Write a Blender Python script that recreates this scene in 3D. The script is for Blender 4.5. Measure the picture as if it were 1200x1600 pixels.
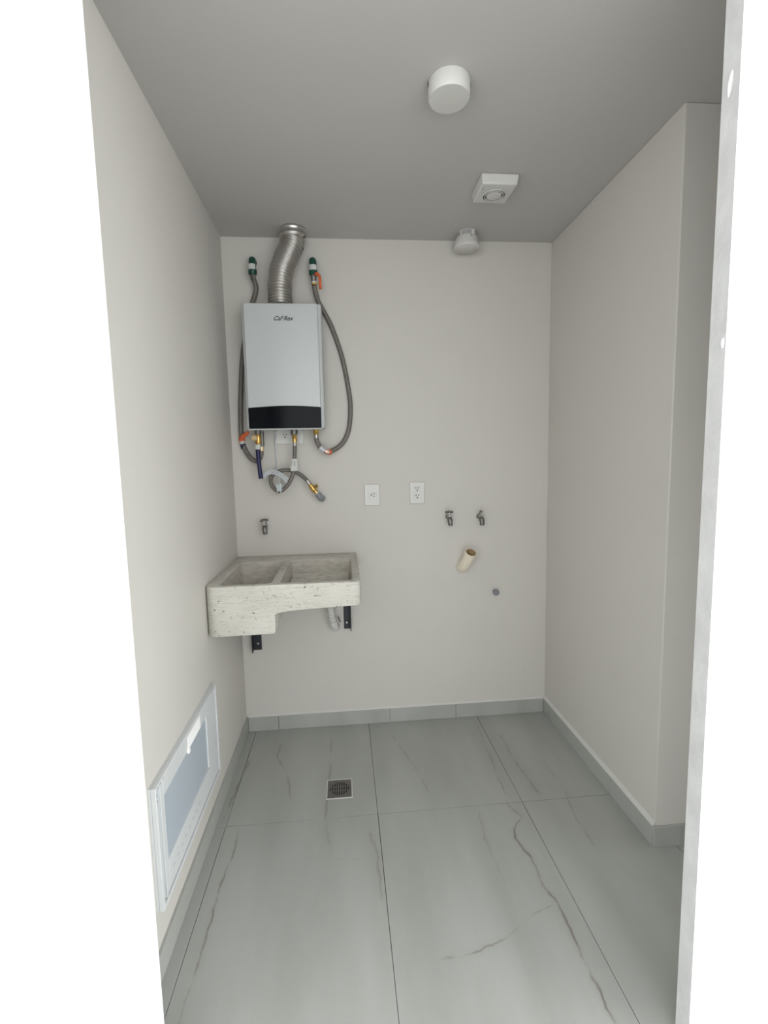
import bpy, bmesh, math, random
from mathutils import Vector, Matrix
for o in list(bpy.data.objects): bpy.data.objects.remove(o)
S = bpy.context.scene
COL = S.collection
rnd = random.Random(7)

# ------------------------------------------------------------------ camera
cd = bpy.data.cameras.new('camera')
cam = bpy.data.objects.new('camera', cd); COL.objects.link(cam)
cd.sensor_fit = 'VERTICAL'; cd.sensor_height = 24.0
cd.lens = 24.0 * 739.43 / 1600.0
cd.clip_start = 0.02; cd.clip_end = 200
R_ = Vector((0.99595647, -0.08728109, -0.02127702))
U_ = Vector((0.03034146, 0.10387953, 0.99412697))
F_ = Vector((0.08455824, 0.99075277, -0.10610772))
m = Matrix((R_, U_, -F_)).transposed().to_4x4()
m.translation = (0, 0, 1.4152)
cam.matrix_world = m
S.camera = cam

# ------------------------------------------------------------------ sky, light, exposure
W = bpy.data.worlds.new('sky'); S.world = W; W.use_nodes = True
nt = W.node_tree; nt.nodes.clear()
wo = nt.nodes.new('ShaderNodeOutputWorld'); bg = nt.nodes.new('ShaderNodeBackground')
tc = nt.nodes.new('ShaderNodeTexCoord'); sp = nt.nodes.new('ShaderNodeSeparateXYZ'); cr = nt.nodes.new('ShaderNodeValToRGB')
nt.links.new(tc.outputs['Generated'], sp.inputs[0]); nt.links.new(sp.outputs['Z'], cr.inputs[0])
cr.color_ramp.elements[0].position = 0.0; cr.color_ramp.elements[0].color = (0.975, 1.0, 1.0, 1)
cr.color_ramp.elements[1].position = 0.8; cr.color_ramp.elements[1].color = (0.95, 0.985, 1.0, 1)
nt.links.new(cr.outputs[0], bg.inputs[0]); bg.inputs[1].default_value = 3.1
nt.links.new(bg.outputs[0], wo.inputs[0])
sl = bpy.data.lights.new('hazy_sun', 'SUN'); sl.energy = 1.6; sl.angle = math.radians(42); sl.color = (.98, 1, 1)
so = bpy.data.objects.new('hazy_sun', sl); COL.objects.link(so)
so.rotation_euler = Vector((-.84, .50, -.13)).to_track_quat('-Z', 'Y').to_euler()
S.view_settings.view_transform = 'Standard'; S.view_settings.look = 'None'
S.view_settings.gamma = 1.0; S.view_settings.use_curve_mapping = False
S.view_settings.exposure = 0.0
S.cycles.max_bounces = 14; S.cycles.diffuse_bounces = 10; S.cycles.glossy_bounces = 5
S.cycles.use_denoising = True

# ------------------------------------------------------------------ materials
MATS = {}
def mat(name, col, rough=0.5, metal=0.0, spec=0.5, noise=0, nscale=8, bump=0, bscale=60, coat=0, stretch=(1, 1, 1), trans=0):
    if name in MATS: return MATS[name]
    M = bpy.data.materials.new(name); M.use_nodes = True; MATS[name] = M
    n = M.node_tree.nodes; l = M.node_tree.links
    b = n['Principled BSDF']
    b.inputs['Base Color'].default_value = (*col, 1); b.inputs['Roughness'].default_value = rough
    b.inputs['Metallic'].default_value = metal; b.inputs['Specular IOR Level'].default_value = spec
    b.inputs['Coat Weight'].default_value = coat; b.inputs['Transmission Weight'].default_value = trans
    t = n.new('ShaderNodeTexCoord'); mp = n.new('ShaderNodeMapping'); l.new(t.outputs['Object'], mp.inputs[0])
    mp.inputs['Scale'].default_value = stretch
    if noise:
        x = n.new('ShaderNodeTexNoise'); x.inputs['Scale'].default_value = nscale; x.inputs['Detail'].default_value = 6
        l.new(mp.outputs[0], x.inputs['Vector'])
        r = n.new('ShaderNodeValToRGB')
        r.color_ramp.elements[0].position = 0.3; r.color_ramp.elements[1].position = 0.7
        r.color_ramp.elements[0].color = (*[max(0, c * (1 - noise)) for c in col], 1)
        r.color_ramp.elements[1].color = (*[min(1, c * (1 + noise)) for c in col], 1)
        l.new(x.outputs['Fac'], r.inputs[0]); l.new(r.outputs[0], b.inputs['Base Color'])
    if bump:
        x = n.new('ShaderNodeTexNoise'); x.inputs['Scale'].default_value = bscale; x.inputs['Detail'].default_value = 5
        l.new(mp.outputs[0], x.inputs['Vector'])
        bp = n.new('ShaderNodeBump'); bp.inputs['Strength'].default_value = bump; bp.inputs['Distance'].default_value = 0.003
        l.new(x.outputs['Fac'], bp.inputs['Height']); l.new(bp.outputs[0], b.inputs['Normal'])
    return M

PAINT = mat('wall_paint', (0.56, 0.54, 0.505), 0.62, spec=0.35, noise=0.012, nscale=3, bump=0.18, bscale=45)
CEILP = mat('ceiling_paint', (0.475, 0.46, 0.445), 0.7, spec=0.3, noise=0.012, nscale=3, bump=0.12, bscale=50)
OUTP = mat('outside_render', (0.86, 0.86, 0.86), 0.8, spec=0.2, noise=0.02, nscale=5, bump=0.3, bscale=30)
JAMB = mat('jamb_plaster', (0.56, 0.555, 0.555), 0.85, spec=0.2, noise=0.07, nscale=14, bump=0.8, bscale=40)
DAB = mat('white_filler', (0.95, 0.95, 0.95), 0.6)
CAULK = mat('caulk', (0.60, 0.59, 0.57), 0.5, noise=0.02, nscale=10)
GROUT = mat('grout', (0.22, 0.22, 0.20), 0.9)
PATIO = mat('patio_concrete', (0.62, 0.61, 0.59), 0.8, noise=0.06, nscale=6, bump=0.3, bscale=30)
ENAMEL = mat('white_enamel', (0.48, 0.50, 0.505), 0.22, spec=0.5, noise=0.01, nscale=4)
CASING = mat('casing_enamel', (0.48, 0.50, 0.505), 0.4, noise=0.01, nscale=4)
BLACKG = mat('black_gloss', (0.003, 0.004, 0.006), 0.12, spec=0.10, noise=0.2, nscale=5)
BLACKP = mat('black_paint', (0.012, 0.013, 0.02), 0.5, noise=0.3, nscale=20)
INK = mat('black_ink', (0.02, 0.02, 0.02), 0.6)
ALU = mat('aluminium_foil', (0.56, 0.545, 0.52), 0.33, metal=1.0, noise=0.05, nscale=25, bump=0.1, bscale=90)
BRAID = mat('braided_steel', (0.17, 0.155, 0.14), 0.45, metal=0.35, noise=0.35, nscale=260, bump=0.7, bscale=300)
STEEL = mat('dull_steel', (0.42, 0.41, 0.39), 0.38, metal=0.9, noise=0.1, nscale=40)
DSTEEL = mat('dark_steel', (0.20, 0.19, 0.18), 0.4, metal=0.8, noise=0.1, nscale=40)
BRASS = mat('brass', (0.62, 0.40, 0.13), 0.32, metal=0.9, noise=0.15, nscale=60)
PALEB = mat('pale_brass', (0.78, 0.60, 0.36), 0.4, metal=0.6, noise=0.1, nscale=60)
GREEN = mat('green_pipe', (0.003, 0.055, 0.036), 0.4, noise=0.1, nscale=20)
ORANGE = mat('orange_plastic', (0.62, 0.115, 0.03), 0.5, noise=0.15, nscale=40)
NAVY = mat('navy_tube', (0.008, 0.008, 0.06), 0.45, noise=0.2, nscale=30)
PAPER = mat('paper_tag', (0.55, 0.56, 0.54), 0.8, noise=0.06, nscale=60)
PINK = mat('foil_tag', (0.75, 0.45, 0.38), 0.35, metal=0.3, noise=0.5, nscale=90)
PLASTW = mat('white_plastic', (0.60, 0.595, 0.575), 0.35, noise=0.01, nscale=10)
PLASTG = mat('grey_plastic', (0.36, 0.36, 0.36), 0.4, noise=0.05, nscale=30)
WIRE = mat('white_cable', (0.50, 0.52, 0.55), 0.4, noise=0.02, nscale=20)
CLEARW = mat('translucent_tie', (0.42, 0.46, 0.48), 0.35, noise=0.1, nscale=60)
DARK = mat('dark_slot', (0.02, 0.02, 0.02), 0.7)
WELL = mat('dark_grille', (0.10, 0.10, 0.095), 0.6, noise=0.1, nscale=40)
PVC = mat('cream_pvc', (0.78, 0.70, 0.58), 0.4, noise=0.04, nscale=20)
PVCIN = mat('stained_pvc', (0.42, 0.30, 0.17), 0.6, noise=0.3, nscale=40)
GALV = mat('galvanised', (0.25, 0.26, 0.27), 0.45, metal=0.7, noise=0.2, nscale=60)
GREYC = mat('grey_coating', (0.20, 0.21, 0.22), 0.55, noise=0.1, nscale=50)
PANELW = mat('panel_white', (0.60, 0.62, 0.63), 0.35, noise=0.01, nscale=10)
LAMPW = mat('lamp_white', (0.57, 0.56, 0.54), 0.4, noise=0.01, nscale=10)

def pane_mat():
    M = mat('pane_film', (0.50, 0.56, 0.63), 0.4)
    n = M.node_tree.nodes; l = M.node_tree.links; b = n['Principled BSDF']
    t = n.new('ShaderNodeTexCoord'); w = n.new('ShaderNodeTexWave'); w.bands_direction = 'Y'
    w.inputs['Scale'].default_value = 22; w.inputs['Distortion'].default_value = 0.4
    r = n.new('ShaderNodeValToRGB'); r.color_ramp.elements[0].color = (0.36, 0.41, 0.46, 1); r.color_ramp.elements[1].color = (0.40, 0.45, 0.50, 1)
    l.new(t.outputs['Object'], w.inputs[0]); l.new(w.outputs['Fac'], r.inputs[0]); l.new(r.outputs[0], b.inputs['Base Color'])
    return M
PANE = pane_mat()

def stone_mat():
    M = mat('cast_stone', (0.80, 0.775, 0.70), 0.75)
    n = M.node_tree.nodes; l = M.node_tree.links; b = n['Principled BSDF']
    t = n.new('ShaderNodeTexCoord')
    def tex(stretch, scale, lo, hi, c0, c1, det=4):
        mp = n.new('ShaderNodeMapping'); mp.inputs['Scale'].default_value = stretch
        l.new(t.outputs['Object'], mp.inputs[0])
        x = n.new('ShaderNodeTexNoise'); x.inputs['Scale'].default_value = scale; x.inputs['Detail'].default_value = det
        l.new(mp.outputs[0], x.inputs['Vector'])
        r = n.new('ShaderNodeValToRGB'); r.color_ramp.elements[0].position = lo; r.color_ramp.elements[1].position = hi
        r.color_ramp.elements[0].color = (*c0, 1); r.color_ramp.elements[1].color = (*c1, 1)
        l.new(x.outputs['Fac'], r.inputs[0]); return r, x
    base, _ = tex((1, 1, 1), 6, .3, .7, (.50, .485, .435), (.575, .56, .51))
    speck, sx = tex((1, 1, 1.8), 85, .29, .34, (.22, .20, .17), (1, 1, 1), 3)
    streak, kx = tex((9, 9, 90), 3.0, .34, .45, (.55, .52, .45), (1, 1, 1), 6)
    m1 = n.new('ShaderNodeMixRGB'); m1.blend_type = 'MULTIPLY'; m1.inputs[0].default_value = 1
    m2 = n.new('ShaderNodeMixRGB'); m2.blend_type = 'MULTIPLY'; m2.inputs[0].default_value = .35
    l.new(base.outputs[0], m1.inputs[1]); l.new(speck.outputs[0], m1.inputs[2])
    l.new(m1.outputs[0], m2.inputs[1]); l.new(streak.outputs[0], m2.inputs[2]); l.new(m2.outputs[0], b.inputs['Base Color'])
    bp = n.new('ShaderNodeBump'); bp.inputs['Strength'].default_value = .6; bp.inputs['Distance'].default_value = .003
    l.new(kx.outputs['Fac'], bp.inputs['Height']); l.new(bp.outputs[0], b.inputs['Normal'])
    return M
STONE = stone_mat()
def stone_worn():
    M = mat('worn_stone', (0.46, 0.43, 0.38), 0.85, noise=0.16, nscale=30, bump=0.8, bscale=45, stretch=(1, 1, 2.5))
    return M
STONEIN = stone_worn()

# marble-look tile: veins follow curves measured over the floor (object space = world metres)
def tile_mat(name, veins, cross):
    M = bpy.data.materials.new(name); M.use_nodes = True
    n = M.node_tree.nodes; l = M.node_tree.links; b = n['Principled BSDF']
    t = n.new('ShaderNodeTexCoord'); s = n.new('ShaderNodeSeparateXYZ'); l.new(t.outputs['Object'], s.inputs[0])
    def math_(op, a, c=None, d=None):
        q = n.new('ShaderNodeMath'); q.operation = op
        for i, v in enumerate((a, c, d)):
            if v is None: continue
            if isinstance(v, (int, float)): q.inputs[i].default_value = v
            else: l.new(v, q.inputs[i])
        return q.outputs[0]
    def noise(scale, stretch=(1, 1, 1), det=4):
        mp = n.new('ShaderNodeMapping'); mp.inputs['Scale'].default_value = stretch; l.new(t.outputs['Object'], mp.inputs[0])
        x = n.new('ShaderNodeTexNoise'); x.inputs['Scale'].default_value = scale; x.inputs['Detail'].default_value = det
        l.new(mp.outputs[0], x.inputs['Vector']); return x.outputs['Fac']
    wob = math_('MULTIPLY', math_('SUBTRACT', noise(22), 0.5), 0.022)
    gate = noise(9)
    fine = noise(40)
    total = None
    def curve(fac_out, pts, lo, hi):
        c = n.new('ShaderNodeFloatCurve')
        u = n.new('ShaderNodeMapRange'); u.inputs['From Min'].default_value = lo; u.inputs['From Max'].default_value = hi
        l.new(fac_out, u.inputs['Value']); l.new(u.outputs[0], c.inputs['Value'])
        cv = c.mapping.curves[0]
        P = sorted(((p - lo) / (hi - lo), q) for p, q in pts)
        cv.points[0].location = P[0]; cv.points[1].location = P[-1]
        for q in P[1:-1]: cv.points.new(*q)
        for q in cv.points: q.handle_type = 'VECTOR'
        c.mapping.update(); return c.outputs[0], u.outputs[0]
    for axis, VS in (('Y', veins), ('X', cross)):
        oth = 'X' if axis == 'Y' else 'Y'
        for pts, wid, strength in VS:
            lo = min(p[0] for p in pts); hi = max(p[0] for p in pts)
            vals = [p[1] for p in pts]; vmin = min(vals) - .01; vmax = max(vals) + .01
            c, u = curve(s.outputs[axis], [(p[0], (p[1] - vmin) / (vmax - vmin)) for p in pts], lo, hi)
            pos = math_('MULTIPLY_ADD', c, vmax - vmin, vmin)
            d = math_('ABSOLUTE', math_('ADD', math_('SUBTRACT', s.outputs[oth], pos), wob))
            core = math_('SUBTRACT', 1.0, math_('DIVIDE', d, wid)); core = math_('MAXIMUM', core, 0.0)
            halo = math_('MAXIMUM', math_('SUBTRACT', 1.0, math_('DIVIDE', d, wid * 6)), 0.0)
            halo = math_('MULTIPLY', math_('MULTIPLY', halo, halo), 0.25)
            g = math_('MINIMUM', math_('MAXIMUM', math_('MULTIPLY', math_('SUBTRACT', gate, 0.36), 5.0), 0.12), 1.0)
            e = math_('MULTIPLY', math_('MINIMUM', math_('MULTIPLY', u, 12.0), 1.0), math_('MINIMUM', math_('MULTIPLY', math_('SUBTRACT', 1.0, u), 12.0), 1.0))
            v = math_('MULTIPLY', math_('MULTIPLY', math_('MULTIPLY', math_('ADD', core, halo), g), math_('MAXIMUM', e, 0.0)), strength)
            total = v if total is None else math_('MAXIMUM', total, v)
    cloud = noise(2.2, (2.6, .55, 1), 5)
    cm = n.new('ShaderNodeValToRGB'); cm.color_ramp.elements[0].position = .36; cm.color_ramp.elements[1].position = .62
    cm.color_ramp.elements[0].color = (.335, .342, .318, 1); cm.color_ramp.elements[1].color = (.385, .392, .37, 1)
    l.new(cloud, cm.inputs[0])
    # faint hairlines everywhere
    hl = math_('ABSOLUTE', math_('SUBTRACT', noise(3.0, (1.7, .35, 1), 7), 0.5))
    hl = math_('MULTIPLY', math_('MAXIMUM', math_('SUBTRACT', 1.0, math_('DIVIDE', hl, 0.006)), 0.0), math_('MULTIPLY', gate, 0.28))
    mix0 = n.new('ShaderNodeMixRGB'); mix0.inputs[2].default_value = (.33, .32, .28, 1); l.new(hl, mix0.inputs[0]); l.new(cm.outputs[0], mix0.inputs[1])
    mx = n.new('ShaderNodeMixRGB'); mx.inputs[2].default_value = (.19, .172, .15, 1)
    l.new(total if total is not None else math_('MULTIPLY', gate, 0), mx.inputs[0]); l.new(mix0.outputs[0], mx.inputs[1]); l.new(mx.outputs[0], b.inputs['Base Color'])
    b.inputs['Roughness'].default_value = 0.3; b.inputs['Specular IOR Level'].default_value = .4
    return M
TILE = tile_mat('marble_tile', [
    ([(.95, .640), (1.104, .639), (1.239, .642), (1.316, .644), (1.383, .625), (1.498, .628), (1.588, .603), (1.627, .612), (1.694, .668), (1.75, .636), (1.806, .642)], .0055, .95),
    ([(1.80, .645), (2.089, .663), (2.369, .680)], .004, .5),
    ([(1.789, .788), (2.028, .767), (2.266, .770)], .0045, .6),
    ([(1.05, -.463), (1.298, -.452), (1.513, -.455), (1.631, -.439), (1.76, -.446)], .0045, .8),
    ([(1.78, -.519), (2.0, -.505), (2.2, -.486)], .006, .7),
    ([(1.56, -.077), (1.635, -.09), (1.755, -.111), (2.0, -.10), (2.35, -.10)], .008, .45),
    ([(1.36, .086), (1.587, .082), (1.69, .055)], .008, .4),
    ([(1.88, -.259), (2.061, -.291), (2.2, -.36), (2.33, -.352)], .006, .5),
    ([(1.50, .882), (1.653, .873), (1.834, .908), (2.03, .900)], .0045, .4),
    ([(1.40, .50), (1.60, .49), (1.75, .51)], .005, .3),
    ([(1.84, .331), (2.037, .297), (2.336, .205)], .006, .35)],
    [([(.22, 1.185), (.355, 1.203), (.441, 1.231), (.567, 1.298), (.64, 1.32)], .0045, .6),
     ([(-.09, 1.570), (.02, 1.561)], .003, .35)])
SKIRT = tile_mat('marble_skirting', [], [])

# ------------------------------------------------------------------ mesh helpers
def link(name, bm, material, parent=None, smooth=False, bevel=0, segs=2, angle=40):
    me = bpy.data.meshes.new(name); bmesh.ops.recalc_face_normals(bm, faces=bm.faces[:]); bm.to_mesh(me); bm.free()
    if isinstance(material, (list, tuple)):
        for q in material: me.materials.append(q)
    else: me.materials.append(material)
    o = bpy.data.objects.new(name, me); COL.objects.link(o)
    if parent is not None:
        o.parent = parent
        o.matrix_parent_inverse = parent_inv(parent)
    if smooth:
        for p in me.polygons: p.use_smooth = True
        try: me.set_sharp_from_angle(angle=math.radians(angle))
        except Exception: pass
    if bevel:
        b = o.modifiers.new('bevel', 'BEVEL'); b.width = bevel; b.segments = segs; b.limit_method = 'ANGLE'; b.angle_limit = math.radians(35)
        for p in me.polygons: p.use_smooth = True
        try: me.set_sharp_from_angle(angle=math.radians(angle))
        except Exception: pass
    return o
def parent_inv(p):
    return Matrix.Identity(4) if p.parent is not None else Matrix.Translation(p.location).inverted()
def tag(o, label=None, cat=None, group=None, kind=None):
    if label: o['label'] = label
    if cat: o['category'] = cat
    if group: o['group'] = group
    if kind: o['kind'] = kind
    return o
def thing(name, label, cat, loc, group=None):
    o = bpy.data.objects.new(name, None); COL.objects.link(o); o.location = loc; o.empty_display_size = .05
    return tag(o, label, cat, group)
def struct(o): o['kind'] = 'structure'; return o

def box(bm, x0, x1, y0, y1, z0, z1):
    vs = [bm.verts.new(p) for p in ((x0, y0, z0), (x1, y0, z0), (x1, y1, z0), (x0, y1, z0), (x0, y0, z1), (x1, y0, z1), (x1, y1, z1), (x0, y1, z1))]
    for f in ((0, 3, 2, 1), (4, 5, 6, 7), (0, 1, 5, 4), (1, 2, 6, 5), (2, 3, 7, 6), (3, 0, 4, 7)): bm.faces.new([vs[i] for i in f])
def B(*a):
    bm = bmesh.new(); box(bm, *a); return bm
def spline(pts, n=8):
    P = [Vector(p) for p in pts]; out = []
    for i in range(len(P) - 1):
        p0 = P[max(i - 1, 0)]; p1 = P[i]; p2 = P[i + 1]; p3 = P[min(i + 2, len(P) - 1)]
        for k in range(n):
            t = k / n
            out.append(0.5 * ((2 * p1) + (-p0 + p2) * t + (2 * p0 - 5 * p1 + 4 * p2 - p3) * t * t + (-p0 + 3 * p1 - 3 * p2 + p3) * t ** 3))
    out.append(P[-1]); return out
def tube(bm, path, rad, seg=14, caps=True):
    P = [Vector(p) for p in path]
    rads = rad if isinstance(rad, list) else [rad] * len(P)
    T = [(P[min(i + 1, len(P) - 1)] - P[max(i - 1, 0)]).normalized() for i in range(len(P))]
    up = Vector((0, 0, 1)) if abs(T[0].z) < .9 else Vector((0, 1, 0))
    N = (up - T[0] * up.dot(T[0])).normalized(); rings = []
    for i, p in enumerate(P):
        N = (N - T[i] * N.dot(T[i])).normalized(); Bn = T[i].cross(N)
        rings.append([bm.verts.new(p + (N * math.cos(a) + Bn * math.sin(a)) * rads[i]) for a in (2 * math.pi * k / seg for k in range(seg))])
    for a, b in zip(rings, rings[1:]):
        for k in range(seg): bm.faces.new((a[k], a[(k + 1) % seg], b[(k + 1) % seg], b[k]))
    if caps: bm.faces.new(rings[0][::-1]); bm.faces.new(rings[-1])
    return rings
def T_(path, rad, seg=14, caps=True):
    bm = bmesh.new(); tube(bm, path, rad, seg, caps); return bm
def turned(p0, axis, prof, seg=24):
    """Solid of revolution: prof is a list of (distance along axis, radius)."""
    p0 = Vector(p0); ax = Vector(axis).normalized(); bm = bmesh.new()
    up = Vector((0, 0, 1)) if abs(ax.z) < .9 else Vector((1, 0, 0))
    N = (up - ax * up.dot(ax)).normalized(); Q = ax.cross(N); rings = []
    for d, r in prof:
        r = max(r, 1e-5)
        rings.append([bm.verts.new(p0 + ax * d + (N * math.cos(a) + Q * math.sin(a)) * r) for a in (2 * math.pi * k / seg for k in range(seg))])
    for a, b in zip(rings, rings[1:]):
        for k in range(seg): bm.faces.new((a[k], a[(k + 1) % seg], b[(k + 1) % seg], b[k]))
    bm.faces.new(rings[0][::-1]); bm.faces.new(rings[-1])
    return bm
def prism_xz(pts, y0, y1):
    bm = bmesh.new(); a = [bm.verts.new((x, y0, z)) for x, z in pts]; b = [bm.verts.new((x, y1, z)) for x, z in pts]
    k = len(pts); bm.faces.new(a); bm.faces.new(b[::-1])
    for i in range(k): bm.faces.new((a[i], b[i], b[(i + 1) % k], a[(i + 1) % k]))
    return bm
def prism_xy(pts, z0, z1):
    bm = bmesh.new(); a = [bm.verts.new((x, y, z0)) for x, y in pts]; b = [bm.verts.new((x, y, z1)) for x, y in pts]
    k = len(pts); bm.faces.new(a[::-1]); bm.faces.new(b)
    for i in range(k): bm.faces.new((a[i], a[(i + 1) % k], b[(i + 1) % k], b[i]))
    return bm
def hexbar(p0, p1, r): return T_([p0, p1], r, 6)
def bake(o):
    """Applies an object's modifiers."""
    dg = bpy.context.evaluated_depsgraph_get(); me = bpy.data.meshes.new_from_object(o.evaluated_get(dg)); o.modifiers.clear(); o.data = me
def boolean(o, other, op):
    b = o.modifiers.new('cut', 'BOOLEAN'); b.operation = op; b.solver = 'EXACT'; b.object = other
    bpy.context.view_layer.update(); bake(o); bpy.data.objects.remove(other)
def tmp(bm, material=None):
    me = bpy.data.meshes.new('tmp'); bmesh.ops.recalc_face_normals(bm, faces=bm.faces[:]); bm.to_mesh(me); bm.free()
    if material: me.materials.append(material)
    o = bpy.data.objects.new('tmp', me); COL.objects.link(o); return o

# ------------------------------------------------------------------ room shell
XL, XR, YB, H, YR = -.5476, 1.0894, 2.4452, 2.5, 1.498
YF, YI, XJ, XK = .921, .965, .778, -.431          # front wall outer / inner face, right jamb
XN = 2.30                                 # end of the recess behind the right jamb
struct(link('wall_back', B(XL - .12, XN, YB, YB + .12, -.06, H), PAINT))
struct(link('wall_left', B(XL - .12, XL, YI, YB, 0, H), PAINT))
struct(link('wall_right', B(XR, XN, YR, YB, 0, H), PAINT, bevel=.004))
struct(link('wall_over_light_gap', B(XN, XN + .12, YI, YR, 1.25, H), PAINT))  # unseen end wall, added; the low gap beneath it lets side light in
struct(link('ceiling_sky_blocker', B(-4.5, 4.5, -1.0, YF, 2.62, 2.74), OUTP))  # added canopy out of view, keeps the high sky off the doorway floor
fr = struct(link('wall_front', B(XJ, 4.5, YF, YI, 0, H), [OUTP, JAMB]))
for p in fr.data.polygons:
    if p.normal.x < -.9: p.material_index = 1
struct(link('wall_outer', B(-4.5, XK, YF, YI, 0, H), OUTP))
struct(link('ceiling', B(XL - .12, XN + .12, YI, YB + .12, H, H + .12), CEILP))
struct(link('wall_above', B(-4.5, 4.5, YF, YI, H, 3.0), OUTP))

flo = struct(link('floor', B(-4.5, 4.5, -1.55, YB, -.06, -.012), GROUT))
G = .0008
cols = [(XL, -.5), (-.5, .1), (.1, .7), (.7, 1.172), (1.172, XN)]
rows = [(.57, 1.77), (1.77, YB)]
for j, (y0, y1) in enumerate(rows):
    for i, (x0, x1) in enumerate(cols):
        if j == 1 and i >= 4: continue
        if j == 1 and i == 3: x1 = XR
        if j == 0 and i >= 4: y1 = YR
        if j == 0 and i == 3: pass
        link('tile', B(x0 + G, x1 - G, y0 + G * 1.6, y1 - G * 1.6, -.012, 0), TILE, flo, bevel=.0006, segs=1)
for i in range(-4, 5):       # rest of the patio paving under the camera
    for j in range(-1, 1):
        y1 = .57 + j * 1.2; y0 = max(y1 - 1.2, -1.43); x0 = .1 + i * .6
        link('tile', B(x0 + G, x0 + .6 - G, y0 + G, y1 - G, -.012, 0), TILE, flo)
for (x0, x1) in ((-2.3, -1.7), (-1.7, -1.1), (-1.1, XL), (XN, 2.7)):
    link('tile', B(x0 + G, x1 - G, .57 + G, YF - G, -.012, 0), TILE, flo)

# small rough marks of filler on the jamb edge
fr_m = [(.9445, 2.135, .0050, .023, .5), (.929, 1.640, .0030, .011, .1)]
for y, z, ry, rz, rot in fr_m:
    bm = turned((XJ - .003, y, z), (1, 0, 0), [(0, .5), (.002, .9), (.003, 1)], 16)
    for v in bm.verts:
        dy, dz = (v.co.y - y) * ry, (v.co.z - z) * rz
        v.co.y = y + dy * math.cos(rot) - dz * math.sin(rot) * .3; v.co.z = z + dz
    o = link('filler_patch', bm, DAB, fr, smooth=True); tag(o, 'small white blob of filler on the plaster edge')

# baseboards, piece by piece
HB, TB = .0794, .009
def skirting(name, segs, axis):
    bmx = bmesh.new()
    root = None
    for k, (a, b, fx, fy) in enumerate(segs):
        if axis == 'x': bm = B(a + .0012, b - .0012, fx, fy, 0.0005, HB)
        else: bm = B(fx, fy, a + .0012, b - .0012, 0.0005, HB)
        if root is None: root = struct(link(name, bm, SKIRT, bevel=.0008, segs=1))
        else: link('skirting_tile', bm, SKIRT, root, bevel=.0008, segs=1)
    a, b = segs[0][0], segs[-1][1]; f0, f1 = segs[0][2] + .003, segs[0][3] - .001
    if axis == 'x': link('mortar_bed', B(a + .002, b - .002, f0, f1, .0008, HB - .001), GROUT, root)
    else: link('mortar_bed', B(f0 - (.002 if f0 < 0 else 0), f1 - (.002 if f0 < 0 else 0), a + .002, b - .002, .0008, HB - .001), GROUT, root)
    return root
skirting('baseboard_back', [(XL + TB, -.38, YB - TB, YB), (-.38, .216, YB - TB, YB), (.216, .582, YB - TB, YB), (.582, XR - TB, YB - TB, YB)], 'x')
skirting('baseboard_right', [(YR + .0, 1.77, XR - TB, XR), (1.77, 2.33, XR - TB, XR), (2.33, YB, XR - TB, XR)], 'y')
for nm, pts in (('baseboard_right', None), ('baseboard_back', None)):
    bm = bmesh.new()
    if nm == 'baseboard_right':
        tri = [[(XR - TB, y, HB), (XR, y, HB), (XR, y, HB + .017)] for y in (YR, YB - .001)]
    else:
        tri = [[(x, YB - TB, HB), (x, YB, HB), (x, YB, HB + .007)] for x in (XL + TB, XR - TB)]
    a, b = [[bm.verts.new(p) for p in t_] for t_ in tri]
    bm.faces.new(a); bm.faces.new(b[::-1])
    for i in range(3): bm.faces.new((a[i], b[i], b[(i + 1) % 3], a[(i + 1) % 3]))
    link('caulk_line', bm, CAULK, bpy.data.objects[nm])
skirting('baseboard_return', [(XR - TB, 1.36, YR - TB, YR), (1.36, XN, YR - TB, YR)], 'x')
skirting('baseboard_left', [(YI + .001, 1.77, XL, XL + TB), (1.77, YB, XL, XL + TB)], 'y')

# ------------------------------------------------------------------ stone wash trough
def arc(cx, cy, r, a0, a1, n=6):
    return [(cx + r * math.cos(math.radians(a0 + (a1 - a0) * k / n)), cy + r * math.sin(math.radians(a0 + (a1 - a0) * k / n))) for k in range(n + 1)]
SX0, SX1, SY0, SY1 = XL + .001, .058, 1.83, YB - .001
plan = arc(SX0 + .045, SY0 + .045, .045, 180, 270) + arc(SX1 - .022, SY0 + .022, .022, 270, 360) + [(SX1, SY1), (SX0, SY1)]
body = tmp(prism_xy(plan, .70, .947), STONE)
prof = [(SX0 - .05, .748), (-.300, .751)] + arc(-.293, .763, .012, 270, 350, 3) + [(-.281, .829), (-.262, .8345), (-.235, .8385), (-.20, .8415), (-.12, .845), (.0, .849), (.035, .850)] + arc(.040, .868, .018, 280, 360, 4) + [(.058, .93), (.1, .96), (.1, 1.0), (SX0 - .05, 1.0)]
boolean(body, tmp(prism_xz(prof, 1.7, 2.6), STONE), 'INTERSECT')
def basin(x0, x1, y0, y1, zb, taper, r=.018):
    bm = bmesh.new(); top = []; bot = []
    def rr(x0, x1, y0, y1): return arc(x0 + r, y0 + r, r, 180, 270, 4) + arc(x1 - r, y0 + r, r, 270, 360, 4) + arc(x1 - r, y1 - r, r, 0, 90, 4) + arc(x0 + r, y1 - r, r, 90, 180, 4)
    for x, y in rr(x0 - taper * .1, x1 + taper * .1, y0 - taper * .1, y1 + taper * .1): top.append(bm.verts.new((x, y, 1.0)))
    for x, y in rr(x0 + taper, x1 - taper, y0 + taper, y1 - taper): bot.append(bm.verts.new((x, y, zb)))
    bm.faces.new(top); bm.faces.new(bot[::-1]); k = len(top)
    for i in range(k): bm.faces.new((top[i], top[(i + 1) % k], bot[(i + 1) % k], bot[i]))
    return bm
boolean(body, tmp(basin(-.499, -.293, 1.858, 2.288, .785, .012), STONEIN), 'DIFFERENCE')
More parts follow.
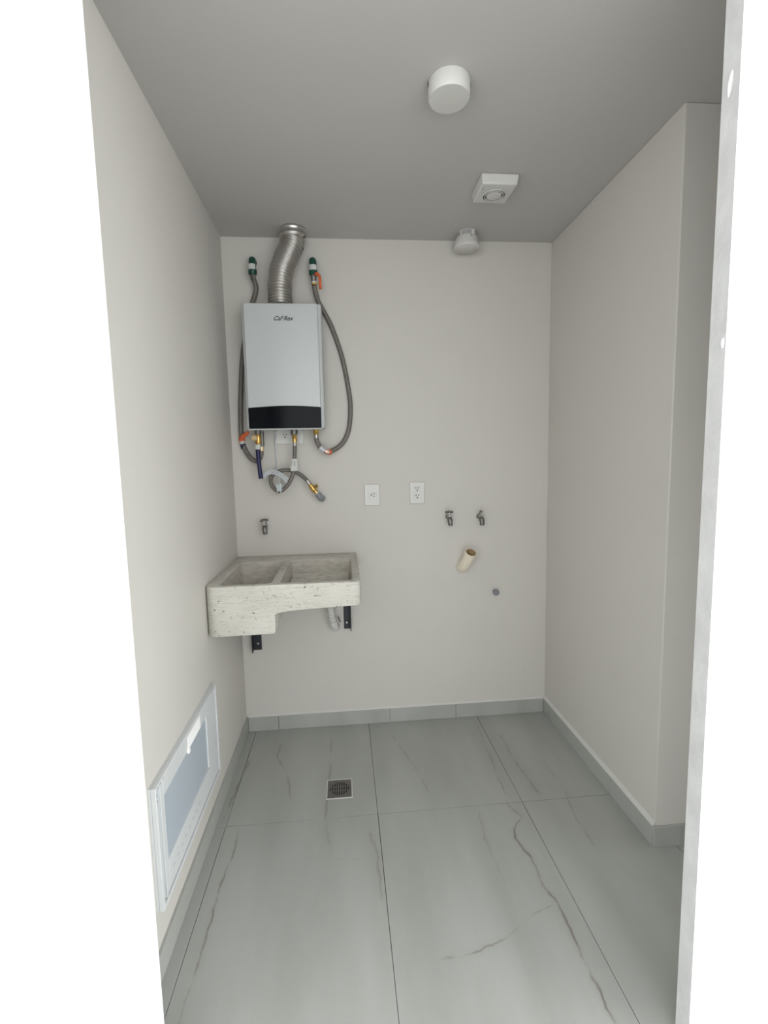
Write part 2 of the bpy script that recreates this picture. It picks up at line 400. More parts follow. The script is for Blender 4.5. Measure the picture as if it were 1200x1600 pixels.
boolean(body, tmp(basin(-.266, .030, 1.858, 2.296, .872, .010), STONEIN), 'DIFFERENCE')
bv = body.modifiers.new('b', 'BEVEL'); bv.width = .006; bv.segments = 2; bv.limit_method = 'ANGLE'; bv.angle_limit = math.radians(40)
bpy.context.view_layer.update(); bake(body)
me = body.data
for p in me.polygons: p.use_smooth = True
me.set_sharp_from_angle(angle=math.radians(50))
# worn inside: faces strictly inside the two basins
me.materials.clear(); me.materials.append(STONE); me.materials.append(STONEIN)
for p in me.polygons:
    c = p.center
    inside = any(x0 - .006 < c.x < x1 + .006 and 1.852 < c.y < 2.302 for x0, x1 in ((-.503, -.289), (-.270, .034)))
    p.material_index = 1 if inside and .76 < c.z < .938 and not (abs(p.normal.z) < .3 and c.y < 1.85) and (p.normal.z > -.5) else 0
sink = thing('stone_sink', 'cream cast stone double basin laundry sink on the back wall', 'sink', (-.245, 2.44, .75))
body.name = 'sink_body'; me.name = 'sink_body'; body.parent = sink; body.matrix_parent_inverse = Matrix.Translation(sink.location).inverted()
# washboard ribs in the right basin
for k in range(13):
    y = 1.90 + k * .028
    bm = T_([(-.248, y, .872 + k * .0012), (.012, y, .872 + k * .0012)], .007, 8)
    link('washboard_rib', bm, STONEIN, sink, smooth=True)
link('drain_hole', turned((-.40, 2.07, .7855), (0, 0, 1), [(0, .02), (.0015, .02)], 20), DARK, sink)

# angle-iron brackets
def bracket(x0, x1, flange_left, zlow, ztop, label):
    t = thing('angle_bracket', label, 'bracket', ((x0 + x1) / 2, YB, zlow), 'black brackets under the stone sink')
    bm = bmesh.new(); box(bm, x0, x1, YB - .006, YB - .001, zlow, ztop)
    fx = (x0, x0 + .004) if flange_left else (x1 - .004, x1)
    link('wall_plate', bm, BLACKP, t, bevel=.0008, segs=1)
    # flange with its slanted lower tip, standing out from the wall
    bm = bmesh.new(); pts = [(YB - .006, zlow), (YB - .006, ztop), (YB - .04, ztop), (YB - .04, zlow - .004)]
    a = [bm.verts.new((fx[0], y, z)) for y, z in pts]; b = [bm.verts.new((fx[1], y, z)) for y, z in pts]
    bm.faces.new(a); bm.faces.new(b[::-1])
    for i in range(4): bm.faces.new((a[i], b[i], b[(i + 1) % 4], a[(i + 1) % 4]))
    link('side_flange', bm, BLACKP, t)
    link('arm', B(x0, x1, 2.00, YB - .006, ztop - .005, ztop - .0005), BLACKP, t, bevel=.0008, segs=1)
    bx = (x0 + x1) / 2 + (.004 if flange_left else -.004)
    link('bolt', turned((bx, YB - .006, zlow + .035), (0, -1, 0), [(0, .007), (.003, .007), (.0045, .005)], 6), STEEL, t)
bracket(-.4935, -.4495, True, .448, .744, 'black angle iron bracket under the deep left basin of the sink')
bracket(-.017, .021, False, .538, .8445, 'black angle iron bracket under the right end of the sink')

# corrugated waste hose under the sink
t = thing('waste_hose', 'white corrugated drain hose below the sink beside right bracket', 'hose', (-.06, YB, .56))
path = spline([(-.086, 2.33, .842), (-.086, 2.34, .76), (-.083, 2.36, .68), (-.078, 2.375, .63), (-.072, 2.385, .60)], 34)
Ls = [0]
for a, b in zip(path, path[1:]): Ls.append(Ls[-1] + (b - a).length)
rads = [.0165 + .0048 * math.cos(2 * math.pi * q / .0172) for q in Ls]
link('corrugated_hose', T_(path, rads, 20), PLASTW, t, smooth=True, angle=60)
link('end_sleeve', T_(spline([(-.072, 2.385, .602), (-.067, 2.392, .578), (-.062, 2.41, .560), (-.060, YB - .001, .552)], 6), .0205, 20), PLASTW, t, smooth=True)
link('hose_clip', T_([(-.045, 2.40, .618), (-.035, 2.415, .585)], .0025, 8), DSTEEL, t)

# ------------------------------------------------------------------ water heater
wh = thing('water_heater', 'white wall mounted gas water heater with black lower band', 'water heater', (-.26, 2.44, 1.575))
hx0, hx1, hy0, hy1, hz0, hz1 = -.443, -.077, 2.305, 2.405, 1.578, 2.152
link('casing', B(hx0, hx1, hy0, hy1, hz0, hz1), CASING, wh, bevel=.010, segs=3)
link('mounting_bracket', B(-.36, -.16, hy1, YB, 2.06, 2.10), STEEL, wh, bevel=.002)
link('lower_bracket', B(-.36, -.20, hy1, YB, 1.60, 1.63), STEEL, wh, bevel=.002)
cx0, cx1 = -.4295, -.0925
# front cover with arched lower edge above the control band
n_ = 14
low = [(cx0 + (cx1 - cx0) * k / n_, 1.676 + .008 * math.sin(math.pi * k / n_)) for k in range(n_ + 1)]
cover_pts = low + [(cx1, 2.140), (cx1 - .006, 2.147), (cx0 + .006, 2.147), (cx0, 2.140)]
fc_ = link('front_cover', prism_xz(cover_pts, 2.287, 2.306), ENAMEL, wh, bevel=.004, segs=3)
band = [(x, z - .0015) for x, z in low][::-1] + [(cx0 + .001, 1.5815), (cx1 - .001, 1.5815)]
link('control_band', prism_xz(band, 2.289, 2.306), BLACKG, wh, bevel=.002, segs=2)
link('bottom_lip', B(cx0 - .004, cx1 + .004, 2.291, 2.306, 1.5745, 1.5805), CASING, wh, bevel=.001, segs=1)
def text(body, size, loc, material, parent, name='lettering', shear=0, ext=.0004, rot=(math.pi / 2, 0, 0)):
    c = bpy.data.curves.new('t', 'FONT'); c.body = body; c.size = size; c.shear = shear; c.extrude = ext; c.align_x = 'CENTER'; c.offset = size * .012
    o = bpy.data.objects.new('t', c); COL.objects.link(o); bpy.context.view_layer.update()
    me = bpy.data.meshes.new_from_object(o.evaluated_get(bpy.context.evaluated_depsgraph_get())); bpy.data.objects.remove(o)
    me.transform(Matrix.Translation(loc) @ Matrix.Rotation(rot[0], 4, 'X')); me.materials.clear(); me.materials.append(material)
    ob = bpy.data.objects.new(name, me); COL.objects.link(ob)
    ob.parent = parent; ob.matrix_parent_inverse = parent_inv(parent); return ob
text('Cal', .027, (-.2790, 2.2866, 2.070), INK, fc_, shear=.5)
text('O', .015, (-.2565, 2.2866, 2.079), INK, fc_, shear=.5)
text('Rex', .027, (-.2300, 2.2866, 2.070), INK, fc_, shear=.5)
link('gas_inlet', turned((-.229, 2.36, 1.578), (0, 0, -1), [(0, .017), (.018, .017), (.018, .014), (.024, .014)], 20), DSTEEL, wh, smooth=True)
link('cold_inlet', turned((-.404, 2.37, 1.578), (0, 0, -1), [(0, .015), (.014, .015), (.014, .012), (.018, .012)], 20), DSTEEL, wh, smooth=True)
link('hot_outlet', turned((-.124, 2.40 - .02, 1.578), (0, 0, -1), [(0, .013), (.01, .013)], 20), BRASS, wh, smooth=True)

# exhaust duct
t = thing('exhaust_duct', 'bent corrugated aluminium flue pipe from heater top to ceiling', 'pipe', (-.25, 2.345, 2.152))
path = spline([(-.2665, 2.345, 2.1525), (-.267, 2.345, 2.20), (-.265, 2.345, 2.245), (-.252, 2.345, 2.315), (-.228, 2.350, 2.375), (-.206, 2.356, 2.425), (-.198, 2.360, 2.462)], 42)
acc = 0; rads = []; Lp = [0]
for a, b in zip(path, path[1:]): Lp.append(Lp[-1] + (b - a).length)
rads = [.0535 + .0036 * math.cos(2 * math.pi * s / .0138) + (.0012 * math.sin(s * 90)) for s in Lp]
link('flexible_pipe', T_(path, rads, 40), ALU, t, smooth=True, angle=80)
cb = turned((-.198, 2.362, H - .0005), (0, 0, -1), [(0, .062), (.008, .064), (.012, .0605), (.028, .061), (.033, .064), (.039, .060), (.045, .057), (.048, .050)], 44)
link('ceiling_collar', cb, ALU, t, smooth=True, angle=50)
link('clamp_screw', turned((-.150, 2.315, 2.445), (.8, -.55, 0), [(0, .004), (.012, .004), (.012, .0065), (.016, .006)], 10), DSTEEL, t)

# ------------------------------------------------------------------ wall fittings above the heater
def green_elbow(x, z, label, s=1.0):
    t = thing('pipe_elbow', label, 'pipe fitting', (x, YB, z), 'green pipe elbows above the heater')
    p = spline([(x - .002, YB - .001, z + .030), (x - .002, YB - .030, z + .030), (x, YB - .048, z + .018), (x, YB - .052, z - .005), (x, YB - .052, z - .028)], 6)
    link('elbow_body', T_(p, .0175 * s, 20), GREEN, t, smooth=True)
    link('elbow_collar', turned((x, YB - .052, z - .018), (0, 0, -1), [(0, .0175 * s), (.003, .0205 * s), (.022, .0205 * s), (.026, .017 * s)], 20), GREEN, t, smooth=True)
    # curved sticker over the front
    bm = bmesh.new(); R = .0215 * s; ring = []
    for a in range(-50, 51, 10):
        ra = math.radians(a); ring.append([(x + R * math.sin(ra), YB - .052 - R * math.cos(ra), z + dz) for dz in (-.024, .0)])
        ring[-1] += [(x + (R - .0015) * math.sin(ra), YB - .052 - (R - .0015) * math.cos(ra), z + dz) for dz in (.0, -.024)]
    rv = [[bm.verts.new(p) for p in r] for r in ring]
    for a, b in zip(rv, rv[1:]):
        for k in range(4): bm.faces.new((a[k], a[(k + 1) % 4], b[(k + 1) % 4], b[k]))
    bm.faces.new(rv[0]); bm.faces.new(rv[-1][::-1])
    tag(link('sticker', bm, PAPER, t), 'small white paper sticker')
    return t
green_elbow(-.396, 2.352, 'green pipe elbow with white sticker, left of the flue pipe', .95)
green_elbow(-.111, 2.352, 'green pipe elbow with white sticker, right of the flue pipe')

def hose(name, label, pts, r, ends, n=10, cat='hose'):
    t = thing(name, label, cat, (pts[0][0], YB, pts[0][2]))
    link('braid', T_(spline(pts, n), r, 16), BRAID, t, smooth=True)
    for p0, p1, rr, mt_, nm in ends: link(nm, hexbar(p0, p1, rr) if nm == 'nut' else T_([p0, p1], rr, 18), mt_, t, smooth=(nm != 'nut'))
    return t
# left hose: from green elbow, behind the heater, out at its left side and back up to the inlet
hose('water_hose', 'grey braided hose looping behind and left of the heater',
     [(-.394, 2.395, 2.290), (-.386, 2.410, 2.262), (-.392, 2.420, 2.232), (-.405, 2.424, 2.20), (-.420, 2.425, 2.16), (-.445, 2.425, 2.06), (-.466, 2.425, 1.96), (-.479, 2.425, 1.85),
      (-.488, 2.425, 1.74), (-.493, 2.425, 1.652), (-.494, 2.425, 1.545), (-.481, 2.42, 1.496), (-.455, 2.41, 1.450), (-.424, 2.402, 1.430), (-.402, 2.400, 1.450), (-.396, 2.400, 1.480)], .0115,
     [((-.396, 2.393, 2.312), (-.393, 2.395, 2.285), .0135, DSTEEL, 'nut'), ((-.395, 2.400, 1.478), (-.395, 2.400, 1.500), .011, PALEB, 'ferrule')], 8)
# right hose
t = hose('water_hose', 'grey braided hose looping down right of the heater',
     [(-.108, 2.392, 2.262), (-.104, 2.402, 2.235), (-.092, 2.418, 2.195), (-.069, 2.430, 2.155), (-.027, 2.432, 2.066), (.016, 2.432, 1.929), (.043, 2.432, 1.773), (.049, 2.432, 1.679), (.038, 2.430, 1.583),
      (.010, 2.425, 1.520), (-.030, 2.415, 1.484), (-.072, 2.40, 1.470), (-.101, 2.39, 1.484), (-.119, 2.382, 1.515), (-.124, 2.380, 1.538)], .0115,
     [((-.124, 2.38, 1.536), (-.124, 2.38, 1.556), .0115, STEEL, 'ferrule'), ((-.124, 2.38, 1.554), (-.124, 2.38, 1.572), .015, BRASS, 'nut')], 8)
# foil tags crumpled on the lower bend
for p0, p1, r, mt_ in (((-.108, 2.380, 1.492), (-.085, 2.383, 1.474), .0135, WIRE), ((-.084, 2.385, 1.474), (-.064, 2.390, 1.468), .0138, PINK), ((-.066, 2.391, 1.468), (-.058, 2.395, 1.468), .0155, ORANGE)):
    link('tag_wrap', T_([p0, p1], r, 9), mt_, t)
link('tag_tail', T_([(-.100, 2.375, 1.500), (-.070, 2.372, 1.482)], [.008, .004], 5), PLASTG, t)

# ball valve under the right green elbow
t = thing('ball_valve', 'ball valve with orange lever above the heater', 'valve', (-.109, 2.392, 2.265))
link('valve_body', turned((-.110, 2.392, 2.322), (0, 0, -1), [(0, .012), (.006, .0125), (.010, .015), (.028, .015), (.034, .0125), (.044, .0125)], 16), DSTEEL, t, smooth=True)
link('band', turned((-.108, 2.392, 2.279), (0, 0, -1), [(0, .0135), (.007, .0135)], 16), PLASTW, t, smooth=True)
link('nut', turned((-.108, 2.392, 2.272), (0, 0, -1), [(0, .0135), (.009, .0135)], 6), BRASS, t)
link('lever', T_(spline([(-.098, 2.378, 2.309), (-.088, 2.366, 2.304), (-.080, 2.362, 2.29), (-.079, 2.362, 2.26), (-.078, 2.362, 2.236)], 5), [.0085] * 5 + [.0065] * 16, 10), ORANGE, t, smooth=True)

# cold inlet: small valve with orange tab at the left, relief valve and navy tube
t = thing('orange_clip', 'orange plastic clip wrapped round the hose at heater bottom left', 'clip', (-.48, 2.425, 1.55))
link('clip_wrap', turned((-.4935, 2.424, 1.552), (.1, 0, -1), [(0, .0145), (.004, .0155), (.018, .0150), (.022, .014)], 12), ORANGE, t, smooth=True)
link('clip_tail', T_(spline([(-.490, 2.408, 1.545), (-.478, 2.402, 1.556), (-.463, 2.398, 1.565), (-.452, 2.398, 1.574)], 4), [.008, .009, .010, .010, .010, .009, .010, .010, .009, .009, .008, .007, .005], 8), ORANGE, t, smooth=True)
link('paper_cuff', turned((-.4915, 2.424, 1.530), (.12, 0, -1), [(0, .0135), (.015, .013)], 12), PAPER, t, smooth=True)
link('navy_cuff', turned((-.489, 2.423, 1.515), (.25, 0, -1), [(0, .0135), (.022, .013)], 12), NAVY, t, smooth=True)

t = thing('relief_valve', 'brass relief valve with navy blue tube hanging below the heater', 'valve', (-.405, 2.37, 1.56))
link('valve_body', turned((-.404, 2.37, 1.560), (0, 0, -1), [(0, .0125), (.012, .0155), (.036, .0155), (.046, .012), (.052, .010)], 18), BRASS, t, smooth=True)
link('valve_cap', turned((-.413, 2.362, 1.541), (-.30, -1, 0), [(0, .012), (.008, .014), (.022, .0145), (.026, .011)], 14), PALEB, t, smooth=True)
link('tee_pipe', T_([(-.390, 2.395, 1.575), (-.390, 2.395, 1.503)], .010, 14), DSTEEL, t, smooth=True)
link('white_collar', turned((-.407, 2.368, 1.510), (.03, 0, -1), [(0, .0145), (.003, .015), (.020, .0145), (.024, .012)], 18), PAPER, t, smooth=True)
link('drip_tube', T_(spline([(-.408, 2.367, 1.488), (-.405, 2.366, 1.416), (-.399, 2.365, 1.344)], 6), .0105, 16), NAVY, t, smooth=True)

# gas hose
gh = [(-.230, 2.37, 1.500), (-.232, 2.37, 1.46), (-.235, 2.368, 1.420), (-.239, 2.365, 1.387), (-.248, 2.362, 1.350), (-.275, 2.360, 1.305), (-.312, 2.362, 1.280), (-.343, 2.370, 1.299), (-.355, 2.378, 1.336),
      (-.339, 2.386, 1.366), (-.300, 2.392, 1.381), (-.253, 2.394, 1.379), (-.213, 2.394, 1.361), (-.190, 2.392, 1.342), (-.176, 2.39, 1.326)]
t = hose('gas_hose', 'grey braided gas hose curled in a loop below the heater', gh, .0095,
         [((-.229, 2.37, 1.553), (-.229, 2.37, 1.535), .0135, BRASS, 'nut'), ((-.229, 2.37, 1.535), (-.229, 2.37, 1.518), .0115, BRASS, 'ferrule'),
          ((-.229, 2.37, 1.520), (-.230, 2.37, 1.496), .0085, STEEL, 'ferrule'), ((-.178, 2.39, 1.329), (-.166, 2.39, 1.311), .0100, STEEL, 'ferrule')], 8)
bm = bmesh.new(); box(bm, -.252, -.219, 2.3545, 2.3555, 1.378, 1.405); box(bm, -.244, -.220, 2.3545, 2.3555, 1.405, 1.437)
tag(link('paper_label', bm, PAPER, t), 'small cream paper label folded on the hose')
link('printed_strip', B(-.236, -.229, 2.3538, 2.3545, 1.402, 1.427), PLASTG, t)

# gas shut-off valve and grey elbow
t = thing('gas_valve', 'small brass shut-off valve ending in a grey wall elbow', 'valve', (-.14, 2.39, 1.28))
d = Vector((.052, 0, -.068)).normalized(); q0 = Vector((-.165, 2.39, 1.309))
link('valve_body', turned(q0, d, [(0, .0095), (.006, .0115), (.014, .0115), (.016, .015), (.034, .016), (.040, .0125), (.054, .0125)], 14), BRASS, t, smooth=True, angle=30)
link('handle', T_([tuple(q0 + d * .026 + Vector((.004, -.012, .004))), tuple(q0 + d * .020 + Vector((.026, -.018, .012)))], [.007, .009], 8), BRASS, t)
link('seal_tape', turned(q0 + d * .054, d, [(0, .0125), (.004, .0125)], 16), PLASTW, t)
e0 = q0 + d * .058
link('wall_elbow', T_(spline([tuple(e0), tuple(e0 + d * .022), tuple(e0 + d * .034 + Vector((0, .010, 0))), tuple(e0 + d * .036 + Vector((0, YB - .001 - e0.y, 0)))], 6), .0155, 18), GREYC, t, smooth=True)

# ------------------------------------------------------------------ outlets
def outlet(name, label, x0, x1, z0, z1, kind):
    t = thing(name, label, 'outlet', ((x0 + x1) / 2, YB, z0), 'white outlets on the back wall')
    yf = YB - .009
    link('cover_plate', B(x0, x1, yf, YB - .0005, z0, z1), PLASTW, t, bevel=.004, segs=3)
    cx, cz = (x0 + x1) / 2, (z0 + z1) / 2
    if kind == 'duplex':
        rc = link('receptacle', B(cx - .018, cx + .018, yf - .0015, yf + .001, cz - .036, cz + .036), PLASTW, t, bevel=.001)
        faces = [(cx, cz + .020, 0), (cx, cz - .018, 0)]
    elif kind == 'single':
        rc = link('receptacle', B(cx - .023, cx + .023, yf - .0025, yf + .001, cz - .0115, cz + .0115), PLASTW, t, bevel=.001)
        faces = [(cx + .002, cz, 1)]
    else:
        rc = link('receptacle', B(cx - .036, cx + .036, yf - .0015, yf + .001, cz - .018, cz + .018), PLASTW, t, bevel=.001)
        faces = [(cx - .020, cz, 0), (cx + .018, cz, 0)]
    for fx, fz, rot in faces:
        for dx, dz, w, h in ((-.0068, .006, .0034, .0085), (.0068, .006, .0034, .0085), (0, -.0068, .0062, .0065)):
            if rot: dx, dz, w, h = -(-dz) * 1.0, dx, h, w
            link('socket_hole', B(fx + dx - w / 2, fx + dx + w / 2, yf - .0032, yf - .0012, fz + dz - h / 2, fz + dz + h / 2), DARK, rc)
outlet('wall_outlet', 'white wall plate with a single horizontal socket', .1085, .189, 1.189, 1.301, 'single')
outlet('wall_outlet', 'white wall plate with two sockets one above the other', .345, .4225, 1.192, 1.306, 'duplex')
outlet('wall_outlet', 'white wall outlet half hidden just below the water heater', -.336, -.190, 1.512, 1.594, 'wide')

# power cord of the heater
t = thing('power_cord', 'white power cord bundled below the water heater', 'cable', (-.33, YB - .01, 1.35))
link('cable', T_(spline([(-.322, 2.427, 1.578), (-.331, 2.436, 1.52), (-.332, 2.438, 1.462), (-.331, 2.436, 1.400), (-.345, 2.43, 1.376), (-.372, 2.424, 1.366), (-.392, 2.42, 1.345)], 8), .0035, 10), WIRE, t, smooth=True)
for k in range(3):
    dz = -.009 * k; dx = .003 * k
    link('cable_strand', T_(spline([(-.385 + dx, 2.346, 1.362 + dz), (-.360, 2.345, 1.381 + dz * .8), (-.330, 2.344, 1.384 + dz), (-.298, 2.343, 1.368 + dz), (-.265 - dx, 2.343, 1.340 + dz)], 8), .0036, 10), WIRE, t, smooth=True)
link('tie_wrap', B(-.3235, -.2985, 2.347, 2.349, 1.281, 1.318), CLEARW, t, bevel=.0005, segs=1)
link('tie_tail', T_(spline([(-.310, 2.346, 1.31), (-.305, 2.344, 1.345), (-.300, 2.344, 1.37)], 5), .0025, 6), CLEARW, t)
link('plug_pin', T_([(-.318, 2.348, 1.282), (-.322, 2.346, 1.265)], .0028, 8), PLASTG, t)
link('plug_pin', T_([(-.306, 2.348, 1.282), (-.305, 2.346, 1.267)], .0028, 8), CLEARW, t)

# ------------------------------------------------------------------ taps
def tap(x, z, rot, label, seed=0):
    t = thing('hose_tap', label, 'tap', (x, YB, z), 'small wall taps')
    yb = YB - .055
    link('wall_flange', turned((x, YB - .0005, z - .004), (0, -1, 0), [(0, .013), (.003, .012), (.004, .009)], 18), STEEL, t, smooth=True)
    link('tap_body', T_(spline([(x, YB - .003, z - .004), (x, YB - .030, z - .004), (x + .001, yb, z - .006), (x + .003, yb - .010, z - .020), (x + .004, yb - .012, z - .034)], 6), [.010] * 7 + [.0125] * 8 + [.0135] * 5 + [.0115] * 5, 16), DSTEEL, t, smooth=True)
    link('bonnet', turned((x, yb, z - .002), (0, 0, 1), [(0, .0125), (.006, .0135), (.010, .0125), (.012, .007), (.024, .006)], 6), STEEL, t)
    dx, dy = math.cos(rot), math.sin(rot)
    hn = link('handle', T_([(x - .021 * dx, yb - .021 * dy, z + .024), (x, yb, z + .0255), (x + .021 * dx, yb + .021 * dy, z + .024)], [.0052, .0072, .0052], 10), DSTEEL, t, smooth=True)
    link('handle_screw', turned((x, yb, z + .030), (0, 0, 1), [(0, .004), (.004, .003)], 10), STEEL, bpy.data.objects[hn.name])
    link('spout_thread', turned((x + .004, yb - .012, z - .030), (0, 0, -1), [(0, .0115), (.004, .0125), (.006, .0115), (.008, .0125), (.010, .0115), (.012, .0122), (.014, .0105)], 20), DSTEEL, t, smooth=True)
tap(-.398, 1.111, .55, 'small grey tap on the wall above the sink')
tap(.541, 1.124, .1, 'left one of two grey taps above the cream drain pipe')
tap(.708, 1.120, 1.0, 'right one of two grey taps above the cream drain pipe')

# washer drain: cream PVC elbow out of the wall
t = thing('drain_pipe', 'cream open plastic drain pipe pointing up from the wall', 'pipe', (.622, YB, .838))
p = spline([(.620, YB - .001, .846), (.622, YB - .02, .852), (.626, YB - .042, .867), (.634, YB - .074, .90), (.642, YB - .105, .944)], 6)
bm = bmesh.new(); rings = tube(bm, p, .030, 28, caps=False)
inner = tube(bm, p[::-1], .0262, 28, caps=False)
# join rims with an annulus
a = rings[-1]; axis = (p[-1] - p[-2]).normalized()
b = inner[0]
def near(v, ring): return min(range(len(ring)), key=lambda i: (ring[i].co - v.co).length)
o0 = near(a[0], b); s_ = 1 if (b[(o0 + 1) % 28].co - a[1].co).length < (b[(o0 - 1) % 28].co - a[1].co).length else -1
for k in range(28): bm.faces.new((a[k], a[(k + 1) % 28], b[(o0 + s_ * (k + 1)) % 28], b[(o0 + s_ * k) % 28]))
for f in bm.faces:
    c = f.calc_center_median(); f.material_index = 1 if min((c - q).length for q in p) < .0278 else 0
link('pipe_wall', bm, [PVC, PVCIN], t, smooth=True, angle=50)
link('stained_bottom', turned(p[8], (p[9] - p[8]), [(0, .0259), (.002, .0259)], 24), PVCIN, t)

t = thing('pipe_plug', 'small grey capped pipe stub low on the back wall', 'plug', (.802, YB, .702))
link('stub', turned((.802, YB - .0005, .703), (0, -1, 0), [(0, .0125), (.022, .0125)], 20), GALV, t, smooth=True)
link('cap', turned((.802, YB - .018, .703), (-.12, -1, 0), [(0, .0165), (.010, .0165), (.013, .013), (.014, .011), (.012, .009)], 8), GREYC, t)

# ------------------------------------------------------------------ floor drain
t = thing('floor_drain', 'square grey slotted floor drain set in the tiles', 'drain', (-.055, 1.935, 0))
fx, fy = -.055, 1.935; hw, hd = .052, .056
bm = bmesh.new()
for a in ((fx - hw - .004, fx + hw + .004, fy + hd, fy + hd + .006), (fx - hw - .004, fx + hw + .004, fy - hd - .004, fy - hd), (fx - hw - .004, fx - hw, fy - hd, fy + hd), (fx + hw, fx + hw + .004, fy - hd, fy + hd)):
    box(bm, *a, .0003, .0022)
link('white_rim', bm, PLASTW, t)
link('recess', B(fx - hw, fx + hw, fy - hd, fy + hd, .0002, .0006), DARK, t)
plate = tmp(B(fx - hw, fx + hw, fy - hd, fy + hd, .0008, .0026), DSTEEL)
cut = bmesh.new()
for i in range(-4, 5):
    x = fx + i * .0098; half = math.sqrt(max(0, .042 ** 2 - (i * .0098) ** 2))
    for z0, z1 in ((-half, -.014), (-.0115, .0115), (.014, half)):
        if z1 - z0 > .004: box(cut, x - .0024, x + .0024, fy + z0, fy + z1, -.002, .006)
boolean(plate, tmp(cut, DSTEEL), 'DIFFERENCE')
plate.name = 'grate'; plate.data.name = 'grate'; plate.parent = t; plate.matrix_parent_inverse = Matrix.Translation(t.location).inverted()

# ------------------------------------------------------------------ ceiling fixtures
t = thing('ceiling_fixture', 'larger round white drum on the ceiling near the doorway', 'light fixture', (.340, 1.466, H))
link('drum', turned((.340, 1.466, H - .0005), (0, 0, -1), [(0, .0600), (.004, .0612), (.042, .0600), (.046, .0575), (.0465, .052)], 48), LAMPW, t, smooth=True, angle=50)
for s in (-1, 1): link('side_clip', B(.340 + s * .0605 - .002, .340 + s * .0605 + .002, 1.46, 1.47, H - .016, H - .003), DSTEEL, t)
t = thing('ceiling_fixture', 'small white cup with grey collar on ceiling by back wall', 'detector', (.632, 2.362, H))
link('base', turned((.632, 2.362, H - .0005), (0, 0, -1), [(0, .049), (.003, .049)], 40), LAMPW, t, smooth=True)
link('collar', turned((.632, 2.362, H - .003), (0, 0, -1), [(0, .0480), (.023, .0500)], 40), PLASTG, t, smooth=True)
link('cup', turned((.630, 2.364, H - .024), (0, 0, -1), [(0, .0520), (.006, .0545), (.040, .0625), (.0455, .0625), (.0500, .058)], 48), LAMPW, t, smooth=True, angle=50)
for an, w in ((-72, .007), (-140, .003)):
    a = math.radians(an); x, y = .632 + .0500 * math.cos(a), 2.362 + .0500 * math.sin(a)
    link('collar_tab', B(x - w, x + w, y - .003, y + .003, H - .026, H - .004), LAMPW, t, bevel=.001)
link('led_hole', turned((.640, 2.3105, H - .031), (0, -1, 0), [(0, .003), (.0012, .003)], 10), DARK, t)

t = thing('extractor_fan', 'square white extractor fan with round grille on the ceiling', 'fan', (.634, 1.958, H))
x0, x1, y0, y1 = .560, .709, 1.882, 2.034
bm = bmesh.new()
v = [bm.verts.new(p) for p in ((x0, y0, H - .0005), (x1, y0, H - .0005), (x1, y1, H - .0005), (x0, y1, H - .0005), (x0 + .006, y0 + .002, 2.460), (x1 - .006, y0 + .002, 2.460), (x1 - .006, y1 - .006, 2.463), (x0 + .006, y1 - .006, 2.463))]
for f in ((0, 3, 2, 1), (4, 5, 6, 7), (0, 1, 5, 4), (1, 2, 6, 5), (2, 3, 7, 6), (3, 0, 4, 7)): bm.faces.new([v[i] for i in f])
link('housing', bm, PLASTW, t, bevel=.006, segs=3)
fcx, fcy = .634, 1.962
def ring(cx, cy, z, r0, r1, h, seg=40):
    return turned_ring(cx, cy, z, r0, r1, h, seg)
def turned_ring(cx, cy, z, r0, r1, h, seg):
    bm = bmesh.new(); R = []
    for r, zz in ((r0, z), (r1, z), (r1, z - h), (r0, z - h)):
        R.append([bm.verts.new((cx + r * math.cos(2 * math.pi * k / seg), cy + r * math.sin(2 * math.pi * k / seg), zz)) for k in range(seg)])
    for i in range(4):
        a, b = R[i], R[(i + 1) % 4]
        for k in range(seg): bm.faces.new((a[k], a[(k + 1) % seg], b[(k + 1) % seg], b[k]))
    return bm
link('grille_well', turned((fcx, fcy, 2.4612), (0, 0, -1), [(0, .043), (.0015, .043)], 40), WELL, t)
link('outer_ring', ring(fcx, fcy, 2.460, .043, .046, .0035), PLASTW, t, smooth=True)
link('grille_ring', ring(fcx, fcy, 2.459, .0345, .0375, .003), LAMPW, t, smooth=True)
link('centre_disc', turned((fcx, fcy, 2.460), (0, 0, -1), [(0, .029), (.003, .029), (.004, .027), (.0045, .020)], 36), PLASTW, t, smooth=True, angle=50)
for k in range(6):
    a = math.radians(60 * k + 15); c0 = Vector((fcx + .0275 * math.cos(a), fcy + .0275 * math.sin(a), 2.4575)); c1 = Vector((fcx + .0435 * math.cos(a), fcy + .0435 * math.sin(a), 2.4575))
    link('spoke', T_([c0, c1], .0014, 6), LAMPW, t)
link('pilot_light', B(.5735, .5765, 1.905, 1.925, 2.4585, 2.4605), PLASTG, t)

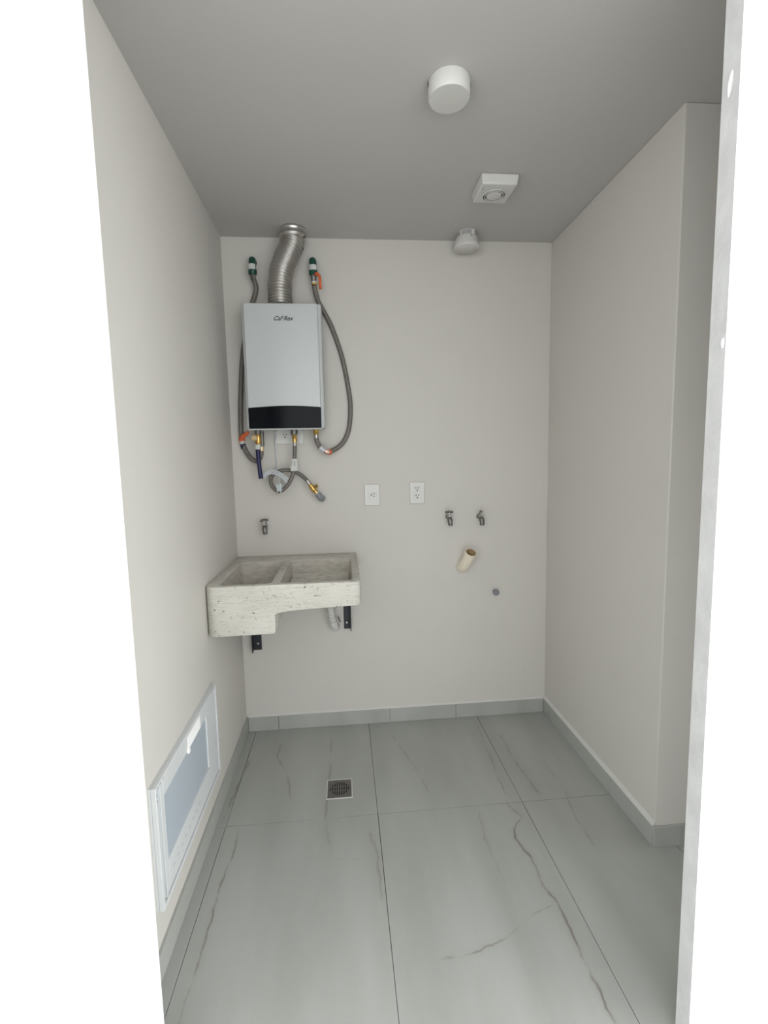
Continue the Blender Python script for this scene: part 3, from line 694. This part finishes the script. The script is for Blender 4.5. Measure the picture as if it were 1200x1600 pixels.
# ------------------------------------------------------------------ framed panel low on the left wall
t = thing('wall_panel', 'white framed panel with pale blue insert low on left wall', 'panel', (XL, 1.54, .185))
py0, py1, pz0, pz1 = 1.236, 1.850, .188, .552
X0 = XL + .0005
def frame(x0, x1, y0, y1, z0, z1, wy0, wy1, wz0, wz1):
    bm = bmesh.new()
    def bx(a, b, c, d): box(bm, x0, x1, a, b, c, d)
    bx(y0, y0 + wy0, z0, z1); bx(y1 - wy1, y1, z0, z1); bx(y0 + wy0, y1 - wy1, z0, z0 + wz0); bx(y0 + wy0, y1 - wy1, z1 - wz1, z1)
    return bm
link('backing', B(X0, X0 + .006, py0, py1, pz0, pz1), PANELW, t)
# outer rails
for a in ((py0, py0 + .012, pz0, pz1), (py1 - .012, py1, pz0, pz1), (py0 + .012, py1 - .012, pz0, pz0 + .012), (py0 + .012, py1 - .012, pz1 - .012, pz1)):
    link('frame_rail', B(X0 + .006, X0 + .020, *a), PANELW, t, bevel=.0015, segs=2)
# door leaf with inner border
dy0, dy1, dz0, dz1 = 1.262, 1.832, .205, .538
ny0, ny1, nz0, nz1 = 1.296, 1.713, .291, .490
for a in ((dy0, ny0, dz0, dz1), (ny1, dy1, dz0, dz1), (ny0, ny1, dz0, nz0), (ny0, ny1, nz1, dz1)):
    link('door_border', B(X0 + .006, X0 + .017, *a), PANELW, t, bevel=.001, segs=1)
link('door_edge', B(X0 + .017, X0 + .0205, dy0, dy0 + .006, dz0, dz1), PANELW, t, bevel=.001, segs=2)
link('insert', B(X0 + .006, X0 + .0125, ny0, ny1, nz0, nz1), PANE, t)
tag(link('paper_note', B(X0 + .0175, X0 + .0182, 1.500, 1.640, .492, .5375), DAB, t), 'blank white paper note stuck on the top border')
tag(link('paper_fold', B(X0 + .0175, X0 + .024, 1.496, 1.508, .486, .500), DAB, t), 'folded corner of the note')
for y, z in ((1.242, .530), (1.242, .512), (1.244, .22), (1.250, .546), (1.268, .546), (1.290, .5455), (1.79, .546), (1.815, .546), (1.842, .512), (1.842, .32)):
    link('screw_hole', B(X0 + .0198, X0 + .0206, y - .0035, y + .0035, z - .0022, z + .0022), PLASTG, t)
for k in range(8):
    y = 1.33 + k * .036
    link('vent_slit', B(X0 + .0168, X0 + .0174, y - .007, y + .007, .246, .249), PLASTG, t)
